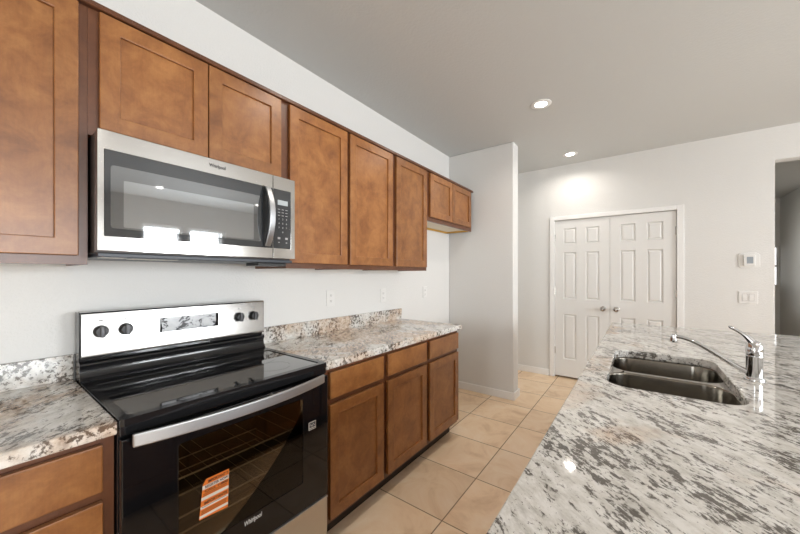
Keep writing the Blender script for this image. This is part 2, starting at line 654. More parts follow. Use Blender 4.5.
def window(idx, a0, a1, z0, z1, fn, h, d, label, rail=False):
    fw = min(0.045, (a1 - a0) * 0.1)
    # frame ring sitting in the opening, at depth h .. h + d
    m = MB().plate(rect(a0, a1, z0, z1), [rect(a0 + fw, a1 - fw, z0 + fw, z1 - fw)], fn, h, h + d)
    o = struct(m.build('window_%d' % idx, M['trim'], bevel=0.003), label, 'window')
    g = MB().prism(rect(a0 + fw * 0.9, a1 - fw * 0.9, z0 + fw * 0.9, z1 - fw * 0.9), fn, h + d * 0.45, h + d * 0.55)
    g.build('window_pane', M['window_glass'], o)
    if rail:
        r = MB().prism(rect(a0 + fw, a1 - fw, (z0 + z1) / 2 - 0.02, (z0 + z1) / 2 + 0.02), fn, h + d * 0.2, h + d * 0.8)
        r.build('meeting_rail', M['trim'], o)
    return o


window(1, *RIGHT_WINDOWS[0], YZ, XR + 0.06, 0.06, 'left window of the pair in the right wall')
window(2, *RIGHT_WINDOWS[1], YZ, XR + 0.06, 0.06, 'right window of the pair in the right wall')
window(3, *RIGHT_WINDOWS[2], YZ, XR + 0.06, 0.06, 'added wide glazed patio opening in the right wall')
window(7, *RIGHT_WINDOWS[3], YZ, XR + 0.06, 0.06, 'added window in the right wall across from the microwave')
window(4, *ADDED_FRONT_WINDOWS[0], XZ, YF - 0.12, 0.06, 'added glazed door in the wall behind the camera, in line with the aisle')
window(5, 3.78, 3.915, 1.14, 1.86, XZ, HALL_Y + 0.04, 0.06, 'bright narrow window at the end of the hall', rail=True)
window(6, 6.6, 8.0, 1.0, 2.2, YZ, HALL_X0 - 0.10, 0.06, 'added window in the left side of the hall')
gnd = box(-40, 60, -60, 60, -0.35, -0.25).build('ground', M['ground'])
struct(gnd, 'bare tan desert ground outside the windows', 'ground')


def baseboard(name, poly_boxes, label):
    m = MB()
    for b in poly_boxes:
        m.box(*b)
    struct(m.build(name, M['trim'], bevel=0.004), label, 'baseboard')


baseboard('baseboard_back', [(0.0, 0.886, YB - 0.014, YB, 0, 0.082), ], 'white baseboard left of the double doors')
baseboard('baseboard_back_right', [(2.231, HALL_X0, YB - 0.014, YB, 0, 0.082)], 'white baseboard right of the double doors')
baseboard('baseboard_alcove', [(0.0, 0.781, 3.4626, 3.4766, 0, 0.082), (0.767, 0.781, 3.4766, 3.6408, 0, 0.082), (0.0, 0.781, 3.6408, 3.6548, 0, 0.082)],
          'white baseboard wrapping the wall stub')
baseboard('baseboard_hall', [(HALL_X1 - 0.014, HALL_X1, YB + 0.13, HALL_Y, 0, 0.082)], 'white baseboard along the hall wall')

# casing of the pantry doors
cas = MB()
XA, XB, XM, ZD = 0.9477, 2.163, 1.5553, 2.038
cas.box(0.888, XA - 0.004, YB - 0.018, YB + 0.0, 0, 2.094)
cas.box(XB + 0.004, 2.2274, YB - 0.018, YB + 0.0, 0, 2.094)
cas.box(XA - 0.004, XB + 0.004, YB - 0.018, YB + 0.0, ZD + 0.006, 2.094)
cas.box(XA - 0.012, XA - 0.004, YB, YB + 0.13, 0, ZD + 0.006)
cas.box(XB + 0.004, XB + 0.012, YB, YB + 0.13, 0, ZD + 0.006)
cas.box(XA - 0.012, XB + 0.012, YB, YB + 0.13, ZD + 0.006, 2.052)
struct(cas.build('trim_1', M['trim'], bevel=0.004), 'white casing framing the double pantry doors', 'door trim')


def panel_door(name, x0, x1, label, knob_x, hinge_x):
    yf = YB + 0.004
    bm = MB()
    w = x1 - x0
    xs = [0, 0.100, 0.247, 0.353, 0.498, w]
    zs = [0.022, 0.244, 0.825, 1.022, 1.624, 1.731, 1.935, ZD]
    grid = [[bm.bm.verts.new((x0 + x, yf, z)) for z in zs] for x in xs]
    panels = []
    for i in range(len(xs) - 1):
        for j in range(len(zs) - 1):
            f = bm.bm.faces.new((grid[i][j], grid[i + 1][j], grid[i + 1][j + 1], grid[i][j + 1]))
            if i in (1, 3) and j in (1, 3, 5):
                panels.append(f)
    # back of the slab
    bk = [bm.bm.verts.new((x, yf + 0.035, z)) for x, z in ((x0, 0.022), (x1, 0.022), (x1, ZD), (x0, ZD))]
    bm.bm.faces.new(bk)
    border = [grid[0][0], grid[-1][0], grid[-1][-1], grid[0][-1]]
    bot = [g[0] for g in grid]
    top = [g[-1] for g in grid]
    bm.bm.faces.new(bot + [bk[1], bk[0]])
    bm.bm.faces.new(top + [bk[2], bk[3]])
    bm.bm.faces.new(grid[0] + [bk[3], bk[0]])
    bm.bm.faces.new(grid[-1] + [bk[2], bk[1]])
    bmesh.ops.recalc_face_normals(bm.bm, faces=bm.bm.faces[:])
    bmesh.ops.inset_individual(bm.bm, faces=panels, thickness=0.010, depth=-0.013)
    bmesh.ops.inset_individual(bm.bm, faces=panels, thickness=0.008, depth=0.0)
    bmesh.ops.inset_individual(bm.bm, faces=panels, thickness=0.022, depth=0.010)
    o = struct(bm.build(name, M['door']), label, 'door')
    k = MB().lathe([(0.031, 0.0), (0.031, -0.004), (0.026, -0.008), (0.011, -0.011), (0.011, -0.030), (0.021, -0.036), (0.028, -0.046),
                    (0.0285, -0.054), (0.024, -0.063), (0.012, -0.067), (0.002, -0.068)], (knob_x, yf, 0.922), 'Y')
    k.build('door_knob', M['nickel'], o, smooth=40)
    for z in (1.818, 1.122, 0.347):
        h = box(hinge_x - 0.010, hinge_x + 0.010, yf - 0.006, yf, z - 0.045, z + 0.045)
        h.lathe([(0.006, z - 0.047), (0.006, z + 0.047)], (hinge_x, yf - 0.006, 0), 'Z', 10)
        h.build('hinge', M['nickel'], o)
    return o


panel_door('door_1', XA, XM - 0.0015, 'left leaf of the white six-panel double doors', 1.485, XA - 0.002)
panel_door('door_2', XM + 0.0015, XB, 'right leaf of the white six-panel double doors', 1.620, XB + 0.002)


# ---------------------------------------------------------------- cabinets
def shaker_door(parent, xf, y0, y1, z0, z1, t=0.019, stile=0.057):
    outer = rect(y0, y1, z0, z1)
    inner = rect(y0 + stile, y1 - stile, z0 + stile, z1 - stile)
    d = MB().plate(outer, [inner], YZ, xf - t, xf).build('door', M['wood'], parent, bevel=0.0025)
    p = box(xf - t + 0.002, xf - 0.010, y0 + stile + 0.0002, y1 - stile - 0.0002, z0 + stile + 0.0002, z1 - stile - 0.0002)
    p.build('door_panel', M['wood'], d)
    return d


def wall_cabinet(label, y0, y1, z0, z1, doors, dz0, dz1, open_bottom=False):
    xf = 0.310
    t = thing('wall_cabinet', label, 'cabinet', (0, (y0 + y1) / 2, z0), 'stained wall cabinets above the counters')
    b = MB()
    lip = 0.016
    b.box(0.001, xf - 0.02, y0, y0 + 0.013, z0, z1)
    b.box(0.001, xf - 0.02, y1 - 0.013, y1, z0, z1)
    b.box(0.001, xf - 0.02, y0 + 0.013, y1 - 0.013, z1 - 0.013, z1)
    b.box(0.001, 0.008, y0 + 0.013, y1 - 0.013, z0 + lip, z1 - 0.013)
    b.build('cabinet_box', M['wood_frame_shaded'], t)
    bp = box(0.008, xf - 0.02, y0 + 0.013, y1 - 0.013, z0 + lip, z0 + lip + 0.013)
    bp.build('bottom_panel', M['melamine'], t)
    if open_bottom:
        r = MB().box(0.001, 0.020, y0 + 0.013, y1 - 0.013, z0, z0 + lip)
        r.box(0.020, xf - 0.02, y1 - 0.030, y1 - 0.013, z0, z0 + lip)
        r.build('hanging_rail', M['raw_wood'], t)
    # face frame
    holes = []
    f = MB()
    zb, zt = dz0 + 0.012, dz1 - 0.012
    st = [(d0 + 0.012, d1 - 0.012) for d0, d1 in doors]
    # merge adjoining doors into openings
    f.plate(rect(y0, y1, z0, z1), [rect(a, b_, zb, zt) for a, b_ in st], YZ, xf - 0.02, xf)
    f.build('face_frame', M['wood_frame_shaded'], t)
    for d0, d1 in doors:
        shaker_door(t, 0.330, d0, d1, dz0, dz1)
    return t


ZT = 2.268
DT = 2.258
wall_cabinet('tall stained wall cabinet left of the microwave, cut off by the frame', -0.245, 0.2520, 1.371, ZT, [(-0.218, 0.227)], 1.401, DT)
wall_cabinet('short two-door stained wall cabinet directly above the microwave', 0.2525, 1.0315, 1.8235, ZT, [(0.280, 0.6335), (0.6375, 0.993)], 1.849, DT)
wall_cabinet('tall single-door wall cabinet touching the right side of the microwave', 1.0320, 1.4865, 1.371, ZT, [(1.046, 1.472)], 1.401, DT)
wall_cabinet('middle of the three tall wall cabinets right of the microwave', 1.4870, 1.9745, 1.371, ZT, [(1.499, 1.951)], 1.401, DT)
wall_cabinet('last tall wall cabinet before the short end cabinet', 1.9750, 2.4630, 1.371, ZT, [(1.999, 2.444)], 1.401, DT)
wall_cabinet('short two-door wall cabinet at the far end beside the wall stub', 2.4635, 3.4200, 1.823, ZT, [(2.504, 2.930), (2.934, 3.372)], 1.861, DT, True)
mo = MB()
mo.prism([(0.3105, ZT - 0.004), (0.329, ZT - 0.004), (0.332, ZT - 0.001), (0.332, ZT + 0.007), (0.329, ZT + 0.009), (0.324, ZT + 0.010), (0.324, ZT + 0.020), (0.3105, ZT + 0.020)],
         lambda a, b, h: (a, h, b), -0.245, 3.428)
mo.box(0.001, 0.3105, -0.245, 3.428, ZT + 0.001, ZT + 0.006)
tag(mo.build('cabinet_molding', M['wood_frame_shaded']), 'thin stained molding strip running along the tops of the wall cabinets', 'molding')


def base_cabinet(label, y0, y1, doors, drawers, group='stained base cabinets under the wall counter'):
    t = thing('base_cabinet', label, 'cabinet', (0, (y0 + y1) / 2, 0), group)
    b = MB()
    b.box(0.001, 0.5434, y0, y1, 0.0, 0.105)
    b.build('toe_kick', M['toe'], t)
    b = MB()
    b.box(0.001, 0.592, y0, y0 + 0.016, 0.105, 0.8785)
    b.box(0.001, 0.592, y1 - 0.016, y1, 0.105, 0.8785)
    b.box(0.001, 0.592, y0 + 0.016, y1 - 0.016, 0.105, 0.121)
    b.box(0.001, 0.012, y0 + 0.016, y1 - 0.016, 0.121, 0.8785)
    b.build('cabinet_box', M['wood_frame_shaded'], t)
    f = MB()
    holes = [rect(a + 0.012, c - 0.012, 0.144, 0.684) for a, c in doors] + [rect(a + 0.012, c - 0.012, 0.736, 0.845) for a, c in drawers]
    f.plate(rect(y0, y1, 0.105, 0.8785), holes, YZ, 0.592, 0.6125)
    f.build('face_frame', M['wood_frame_shaded'], t)
    for a, c in doors:
        shaker_door(t, 0.634, a, c, 0.132, 0.696)
    for a, c in drawers:
        d = box(0.6145, 0.634, a, c, 0.724, 0.857)
        d.box(0.10, 0.6145, a + 0.03, c - 0.03, 0.742, 0.835)
        d.build('drawer', M['wood'], t, bevel=0.004)
    return t


base_cabinet('stained base cabinet under the short counter left of the range', -0.40, 0.2585, [(-0.365, -0.07), (-0.064, 0.231)], [(-0.365, 0.231)])
base_cabinet('stained base cabinet touching the right side of the range', 1.0270, 1.4940, [(1.063, 1.473)], [(1.063, 1.473)])
base_cabinet('middle of the three stained base cabinets right of the range', 1.4945, 1.9735, [(1.515, 1.952)], [(1.515, 1.952)])
base_cabinet('stained base cabinet at the far end next to the empty alcove', 1.9740, 2.4600, [(1.997, 2.449)], [(1.997, 2.449)])


def wall_counter(label, y0, y1):
    t = thing('countertop', label, 'countertop', (0, (y0 + y1) / 2, 0.879), 'granite counters along the kitchen wall')
    box(0.001, 0.648, y0, y1, 0.879, 0.917).build('slab', M['granite'], t, bevel=0.004)
    box(0.001, 0.021, y0, y1, 0.9172, 1.015).build('backsplash', M['granite'], t, bevel=0.002)


wall_counter('short speckled granite counter left of the range', -0.40, 0.2590)
wall_counter('long speckled granite counter right of the range', 1.0265, 2.4868)


# ---------------------------------------------------------------- range
RY0, RY1 = 0.2620, 1.0235
rg = thing('electric_range', 'black and stainless freestanding electric range between the granite counters', 'range', (0.33, 0.643, 0))
b = box(0.03, 0.636, RY0, RY1, 0.09, 0.30)
b.box(0.03, 0.20, RY0, RY1, 0.30, 0.897)
b.box(0.20, 0.636, RY0, RY0 + 0.10, 0.30, 0.897)
b.box(0.20, 0.636, RY1 - 0.10, RY1, 0.30, 0.897)
b.box(0.20, 0.636, RY0 + 0.10, RY1 - 0.10, 0.835, 0.897)
b.box(0.20, 0.636, RY0 + 0.10, RY1 - 0.10, 0.30, 0.36)
b.build('body', M['black_enamel'], rg)
b = MB()
for yy in (RY0 + 0.06, RY1 - 0.06):
    for xx in (0.08, 0.56):
        b.lathe([(0.018, 0.0), (0.018, 0.012), (0.009, 0.014), (0.009, 0.09)], (xx, yy, 0), 'Z', 12)
b.box(0.05, 0.58, RY0 + 0.02, RY1 - 0.02, 0.05, 0.09)
b.build('base_feet', M['black_plastic'], rg)

# cooktop frame and glass
ct = MB().plate(rrect(0.1275, 0.656, RY0 - 0.0015, RY1 + 0.0015, 0.012, 4), [rrect(0.195, 0.628, RY0 + 0.026, RY1 - 0.026, 0.012, 4)], XY, 0.8975, 0.9205)
ct = ct.build('cooktop', M['black_enamel'], rg, bevel=0.004)
gl = MB().prism(rrect(0.194, 0.629, RY0 + 0.025, RY1 - 0.025, 0.012, 4), XY, 0.900, 0.9175).build('cooktop_glass', M['cook_glass'], ct)
for cx, cy, r in ((0.32, 0.45, 0.075), (0.32, 0.84, 0.105), (0.50, 0.45, 0.105), (0.50, 0.84, 0.075)):
    ring = [(cx + r * math.cos(2 * PI * k / 64), cy + r * math.sin(2 * PI * k / 64)) for k in range(64)]
    rin = [(cx + (r - 0.0012) * math.cos(2 * PI * k / 64), cy + (r - 0.0012) * math.sin(2 * PI * k / 64)) for k in range(64)]
    MB().plate(ring, [rin], XY, 0.9175, 0.9178).build('burner_ring', M['ring'], ct)
# front band under the cooktop lip
box(0.6362, 0.648, RY0 + 0.001, RY1 - 0.001, 0.868, 0.8973).build('vent_band', M['black_enamel'], rg, bevel=0.003)

# backguard
bgd = MB()
prof = [(0.03, 0.897), (0.127, 0.897), (0.127, 0.923), (0.121, 0.930), (0.113, 0.940), (0.1085, 0.952), (0.107, 0.964), (0.109, 0.971), (0.1145, 0.976), (0.116, 0.982), (0.1135, 0.988),
        (0.106, 0.992), (0.090, 0.994), (0.090, 1.010), (0.100, 1.012), (0.097, 1.186), (0.03, 1.186)]
bgd.prism(prof, lambda a, b, h: (a, h, b), RY0, RY1)
bgd = bgd.build('backguard', M['black_enamel'], rg, smooth=30)
pn = MB()
pn.prism([(0.100, 1.010), (0.117, 1.010), (0.119, 1.016), (0.117, 1.022), (0.117, 1.182), (0.112, 1.188), (0.060, 1.190), (0.060, 1.186), (0.097, 1.1862)],
         lambda a, b, h: (a, h, b), RY0 + 0.004, RY1 - 0.004)
pn.build('control_panel', M['panel_steel'], bgd, smooth=30)


def px(z):   # front plane of the control panel at height z
    return 0.117


for ky in (0.3225, 0.4010, 0.8760, 0.9550):
    kz = 1.110
    k = MB().lathe([(0.024, 0.0), (0.024, 0.006), (0.0215, 0.010), (0.0205, 0.022), (0.018, 0.026), (0.002, 0.0265)], (px(kz) - 0.001, ky, kz), 'X', 32)
    kn = k.build('control_knob', M['black_plastic'], rg, smooth=35)
    box(px(kz) + 0.020, px(kz) + 0.036, ky - 0.0075, ky + 0.0075, kz - 0.022, kz + 0.022).build('knob_grip', M['grip'], kn, bevel=0.003)
    mk = MB()
    for q in range(11):
        a = math.radians(-60 + q * 30)
        cy, cz = ky + 0.032 * math.cos(a), kz + 0.032 * math.sin(a)
        mk.box(px(kz) - 0.002, px(kz) + 0.0012, cy - 0.0011, cy + 0.0011, cz - 0.0011, cz + 0.0011)
    mk.box(px(kz) - 0.002, px(kz) + 0.0012, ky - 0.006, ky + 0.006, kz + 0.042, kz + 0.045)
    mk.build('dial_marking', M['grey_mark'], kn)
dp = box(px(1.11) - 0.002, px(1.11) + 0.0025, 0.520, 0.770, 1.076, 1.142).build('display', M['black_glass'], rg, bevel=0.001)
box(px(1.11) + 0.0026, px(1.11) + 0.0036, 0.527, 0.757, 1.0775, 1.1405).build('protective_film', M['film'], dp)['label'] = 'wrinkled grey protective film'

# oven door
DX = 0.662
WY0, WY1, WZ0, WZ1 = 0.408, 0.880, 0.425, 0.792
od = MB().plate(rect(RY0 + 0.002, RY1 - 0.002, 0.302, 0.862), [rrect(WY0, WY1, WZ0, WZ1, 0.012, 4)], YZ, 0.638, DX)
od = od.build('oven_door', M['black_glass'], rg, bevel=0.004)
MB().prism(rrect(WY0 + 0.0005, WY1 - 0.0005, WZ0 + 0.0005, WZ1 - 0.0005, 0.012, 4), YZ, DX - 0.006, DX - 0.0004).build('oven_window', M['oven_glass'], od)
# oven cavity lining and racks
cv = MB()
cv.box(0.201, 0.208, RY0 + 0.101, RY1 - 0.101, 0.361, 0.834)
cv.box(0.208, 0.635, RY0 + 0.1005, RY0 + 0.106, 0.361, 0.834)
cv.box(0.208, 0.635, RY1 - 0.106, RY1 - 0.1005, 0.361, 0.834)
cv.box(0.208, 0.635, RY0 + 0.106, RY1 - 0.106, 0.3605, 0.366)
cv.box(0.208, 0.635, RY0 + 0.106, RY1 - 0.106, 0.829, 0.8345)
cv.build('oven_lining', simple('grey_oven_enamel', (0.10, 0.082, 0.06), 0.4), rg)
for rz in (0.47, 0.525, 0.60, 0.655):
    r = MB()
    for q in range(4):
        yy = RY0 + 0.115 + q * (RY1 - RY0 - 0.23) / 3
        r.tube([(0.22, yy, rz), (0.615, yy, rz)], 0.0010, 6)
    for xx in (0.22, 0.615):
        r.tube([(xx, RY0 + 0.108, rz), (xx, RY1 - 0.108, rz)], 0.0032, 8, up=(0, 0, 1))
    r.build('oven_rack', M['rack'], rg)
# handle: a bowed flat bar on two posts
hb = MB()
n = 24
ys = [0.2835 + (0.978 - 0.2835) * k / n for k in range(n + 1)]
poly = []
for y in ys:
    s = (y - 0.63075) / 0.34725
    poly.append((y, 0.692 + 0.047 * (1 - s * s)))
back = [(y, x - 0.012) for y, x in reversed(poly)]
hb.prism(poly + back, lambda a, b, h: (b, a, h), 0.8425, 0.8815)
hnd = hb.build('door_handle', M['steel_handle'], od, bevel=0.004)
for a, c in ((0.290, 0.315), (0.947, 0.972)):
    box(DX - 0.0005, 0.690, a, c, 0.847, 0.8595).build('handle_post', M['black_plastic'], od)
lg = text('maker_lettering', 'Whirlpool', 0.024, (DX + 0.0004, 0.654, 0.403), M['pale_mark'], od, width=0.070, bold=0.0006, lean=0.15)
# warning sticker
sk = MB().prism([(0.466, 0.513), (0.560, 0.505), (0.5645, 0.640), (0.488, 0.6415), (0.4775, 0.625)], YZ, DX + 0.0003, DX + 0.0009)
sk = tag(sk.build('warning_sticker', M['orange']), 'orange and white paper sticker stuck on the oven door window', 'sticker')


def sk_strip(z, h, mat, name='white_band', x=0.0011):
    m = MB()
    k = (0.640 - z) / 0.135
    a0 = 0.4790 - 0.0125 * k if z < 0.622 else 0.4895
    a1 = 0.5640 - 0.004 * k
    dz = -0.0006
    m.prism([(a0, z + 0.0005), (a1, z + dz), (a1, z + h + dz), (a0, z + h + 0.0005)], YZ, DX + 0.0009, DX + x)
    return m.build(name, mat, sk)


sk_strip(0.6075, 0.0135, M['paper'])
sk_strip(0.5725, 0.0105, M['paper'])
sk_strip(0.5445, 0.0085, M['paper'])
sk_strip(0.5160, 0.0085, M['paper'])
for z, hgt, s in ((0.6295, 0.0135, 'IMPORTANT !!'), (0.6145, 0.0125, 'REGISTER NOW'), (0.6005, 0.011, 'CALL 1-800'), (0.5610, 0.0135, 'IMPORTANTE')):
    kk = (0.640 - z) / 0.135
    text('sticker_lettering', s, hgt, (DX + 0.0013, 0.5235 - 0.0075 * kk + (0.004 if z > 0.625 else 0), z), M['ink'], sk, width=0.066 if z > 0.625 else 0.076, bold=0.0003)
for z in (0.5925, 0.5875, 0.5385, 0.5335, 0.5285, 0.5505):
    k = (0.640 - z) / 0.135
    box(DX + 0.0009, DX + 0.0012, 0.4825 - 0.0125 * k, 0.558 - 0.004 * k, z - 0.0008, z + 0.0008).build('fine_print', M['ink'], sk)
# small square efficiency label on the door
el = tag(box(DX + 0.0003, DX + 0.0008, 0.912, 0.951, 0.640, 0.675).build('square_label', M['paper']), 'small black and white square label near the oven door top right', 'label')
box(DX + 0.0008, DX + 0.0010, 0.9145, 0.9485, 0.649, 0.6725).build('dark_field', M['dark_mark'], el)
sw = MB()
sw.tube([(DX + 0.0012, 0.918 + 0.0022 * k, 0.6595 + 0.005 * math.sin(k * 0.9)) for k in range(13)], 0.0009, 6, up=(1, 0, 0), flat=0.3)
sw.build('swirl', M['paper'], el)
box(DX + 0.0008, DX + 0.0010, 0.9145, 0.9485, 0.6425, 0.6465).build('dark_bar', M['dark_mark'], el)
# storage drawer
dr = box(0.6365, 0.658, RY0 + 0.002, RY1 - 0.002, 0.095, 0.288)
dr.box(0.6365, 0.664, RY0 + 0.002, RY1 - 0.002, 0.288, 0.296)
dr.build('storage_drawer', M['steel_soft'], rg, bevel=0.003)

# ---------------------------------------------------------------- microwave
MY0, MY1, MZ0, MZ1 = 0.2587, 1.0167, 1.410, 1.8215
MX = 0.412
mw = thing('microwave_oven', 'stainless over-the-range microwave hung under the short cabinet', 'microwave', (0.2, 0.638, MZ0))
box(0.001, 0.372, MY0 + 0.001, MY1 - 0.001, MZ0, MZ1 - 0.001).build('case', simple('dark_grey_case', (0.06, 0.05, 0.045), 0.35, 0.3), mw, bevel=0.003)
SY = 0.8935
GZ0, GZ1 = 1.467, 1.757
dm = MB().plate(rect(MY0, SY - 0.001, MZ0 + 0.0065, MZ1), [rect(0.2765, SY - 0.0025, GZ0, GZ1)], YZ, 0.3735, MX)
dm = dm.build('door', M['steel'], mw, bevel=0.002)
mg = MB().plate(rect(0.2768, SY - 0.0028, GZ0 + 0.0003, GZ1 - 0.0003), [rrect(0.2915, 0.832, 1.493, 1.708, 0.010, 4)], YZ, 0.392, MX + 0.0012)
mg = mg.build('door_glass', M['charcoal'], dm)
mwn = MB().plate(rrect(0.2917, 0.8318, 1.4932, 1.7078, 0.010, 4), [rrect(0.326, 0.796, 1.499, 1.662, 0.004, 3)], YZ, 0.392, MX + 0.0010)
mwn.build('window_surround', M['mw_glass'], dm)
MB().prism(rrect(0.3262, 0.7958, 1.4992, 1.6618, 0.004, 3), YZ, 0.392, MX + 0.0006).build('window_screen', M['mw_screen'], dm)
# handle
hx = MB()
n = 20
front, backp = [], []
for k in range(n + 1):
    z = 1.472 + (1.757 - 1.472) * k / n
    s = (z - 1.6145) / 0.1425
    front.append((MX + 0.016 + 0.044 * (1 - s * s), z))
    backp.append((MX + 0.006 + 0.040 * (1 - s * s), z))
hx.prism(front + backp[::-1], lambda a, b, h: (a, h, b), 0.8440, 0.8720)
mh = hx.build('door_handle', M['steel_handle'], dm, bevel=0.003)
hx = MB()
hx.prism([(MX + 0.0012, 1.470), (MX + 0.008, 1.470)] + backp + [(MX + 0.008, 1.759), (MX + 0.0012, 1.759)], lambda a, b, h: (a, h, b), 0.8400, 0.8440)
hx.build('handle_backing', M['black_plastic'], dm)
# control side
cp = MB().plate(rect(SY + 0.001, MY1, MZ0 + 0.0065, MZ1), [rect(SY + 0.0020, 0.9925, GZ0, GZ1)], YZ, 0.3735, MX).build('control_side', M['steel'], mw, bevel=0.002)
MB().prism(rrect(SY + 0.0022, 0.9923, GZ0 + 0.0002, GZ1 - 0.0002, 0.003, 2), YZ, 0.392, MX + 0.0010).build('keypad', M['charcoal'], cp)
box(MX + 0.0010, MX + 0.0016, 0.918, 0.974, 1.682, 1.706).build('clock_display', M['lcd'], cp)
for r_, row in enumerate((('1', '2', '3'), ('4', '5', '6'), ('7', '8', '9'), ('', '0', ''))):
    for c_, s in enumerate(row):
        if s:
            text('key', s, 0.011, (MX + 0.0013, 0.925 + 0.021 * c_, 1.612 - 0.0215 * r_), M['grey_mark'], cp, bold=0.0003)
for q, z in enumerate((1.660, 1.645, 1.630)):
    for c_ in range(3):
        box(MX + 0.0010, MX + 0.0014, 0.919 + 0.021 * c_, 0.931 + 0.021 * c_, z - 0.0016, z + 0.0016).build('key', M['grey_mark'], cp)
for c_, y in enumerate((0.918, 0.960)):
    box(MX + 0.0010, MX + 0.0014, y, y + 0.014, 1.512, 1.522).build('key', M['grey_mark'], cp)
    box(MX + 0.0010, MX + 0.0014, y + 0.003, y + 0.011, 1.494, 1.498).build('key', M['grey_mark'], cp)
text('maker_lettering', 'Whirlpool', 0.020, (MX + 0.0004, 0.636, 1.793), M['dark_mark'], mw, width=0.066, bold=0.0006)
# underside
u = box(0.03, 0.395, MY0 + 0.004, MY1 - 0.004, 1.396, 1.4098)
u.build('underside', simple('dark_underside', (0.035, 0.042, 0.055), 0.4), mw, bevel=0.002)
u = box(0.22, 0.34, 0.86, 1.02 - 0.006, 1.381, 1.3958)
u.build('vent_cover', M['black_plastic'], mw, bevel=0.002)
u = MB().box(0.31, 0.37, 0.276, 0.345, 1.3945, 1.3958)
u.box(0.25, 0.33, 0.37, 0.52, 1.3945, 1.3958)
u.build('paper_label', M['paper'], mw)


# ---------------------------------------------------------------- island
IX0, IX1, IY0, IY1 = 1.6457, 2.86, 0.24, 3.3985
ib = thing('island_cabinet', 'stained kitchen island base under the large granite top', 'island', (2.1, 1.8, 0))
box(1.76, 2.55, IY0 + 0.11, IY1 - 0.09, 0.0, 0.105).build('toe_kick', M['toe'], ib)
b = MB()
b.box(1.70, 1.72, IY0 + 0.04, IY1 - 0.04, 0.105, 0.8785)
b.box(2.56, 2.58, IY0 + 0.04, IY1 - 0.04, 0.105, 0.8785)
b.box(1.72, 2.56, IY0 + 0.04, IY0 + 0.06, 0.105, 0.8785)
b.box(1.72, 2.56, IY1 - 0.06, IY1 - 0.04, 0.105, 0.8785)
b.box(1.72, 2.56, IY0 + 0.06, IY1 - 0.06, 0.105, 0.121)
b.build('cabinet_box', M['wood_frame_shaded'], ib)
ny = 6
for k in range(ny):
    a = IY0 + 0.06 + k * (IY1 - IY0 - 0.12) / ny + 0.012
    c = IY0 + 0.06 + (k + 1) * (IY1 - IY0 - 0.12) / ny - 0.012
    d = MB().plate(rect(a, c, 0.132, 0.857), [rect(a + 0.057, c - 0.057, 0.189, 0.80)], YZ, 1.680, 1.699).build('door', M['wood'], ib, bevel=0.0025)
    box(1.689, 1.6985, a + 0.0575, c - 0.0575, 0.1895, 0.7995).build('door_panel', M['wood'], d)

SX0, SX1, SY0_, SY1_ = 1.738, 2.134, 1.472, 2.190
it = thing('island_countertop', 'large pale speckled granite island top with a sink cutout', 'countertop', ((IX0 + IX1) / 2, (IY0 + IY1) / 2, 0.879))
MB().plate(rect(IX0, IX1, IY0, IY1), [rrect(SX0, SX1, SY0_, SY1_, 0.075, 8)], XY, 0.879, 0.917).build('slab', M['granite'], it, bevel=0.004)

sk2 = thing('double_bowl_sink', 'undermount stainless double-bowl sink set in the island', 'sink', (1.936, 1.831, 0.70))
bowls = [(SX0 - 0.004, SX1 + 0.004, SY0_ - 0.004, 1.846), (SX0 - 0.004, SX1 + 0.004, 1.870, SY1_ + 0.004)]
rm = MB().plate(rrect(SX0 - 0.03, SX1 + 0.03, SY0_ - 0.03, SY1_ + 0.03, 0.09, 8), [rrect(*bw, 0.085, 8) for bw in bowls], XY, 0.8765, 0.8787)
rm.build('rim', M['sink_steel'], sk2, smooth=40)
for (a0, a1, b0, b1) in bowls:
    m = MB()
    rings = []
    prof = [(0.0, 0.8787, 0.085), (0.002, 0.870, 0.084), (0.008, 0.730, 0.080), (0.014, 0.705, 0.076), (0.030, 0.690, 0.065), (0.055, 0.686, 0.045)]
    for ins, z, r in prof:
        rings.append([m.bm.verts.new((x, y, z)) for x, y in rrect(a0 + ins, a1 - ins, b0 + ins, b1 - ins, r, 8)])
    for p, q in zip(rings, rings[1:]):
        L = len(p)
        for k in range(L):
            m.bm.faces.new((p[k], p[(k + 1) % L], q[(k + 1) % L], q[k]))
    m.bm.faces.new(rings[-1])
    o = m.build('bowl', M['sink_steel'], sk2, smooth=50)
    sd = o.modifiers.new('thickness', 'SOLIDIFY')
    sd.thickness = 0.0012
    sd.offset = 1
    cx, cy = (a0 + a1) / 2, (b0 + b1) / 2
    dd = MB().lathe([(0.055, 0.6875), (0.055, 0.690), (0.045, 0.691), (0.040, 0.6885), (0.002, 0.6885)], (cx, cy, 0), 'Z', 32)
    dn = dd.build('drain', M['chrome'], o, smooth=40)
    MB().lathe([(0.030, 0.6886), (0.030, 0.692), (0.010, 0.694), (0.008, 0.702), (0.002, 0.7025)], (cx, cy, 0), 'Z', 24).build('strainer', M['nickel'], dn, smooth=40)

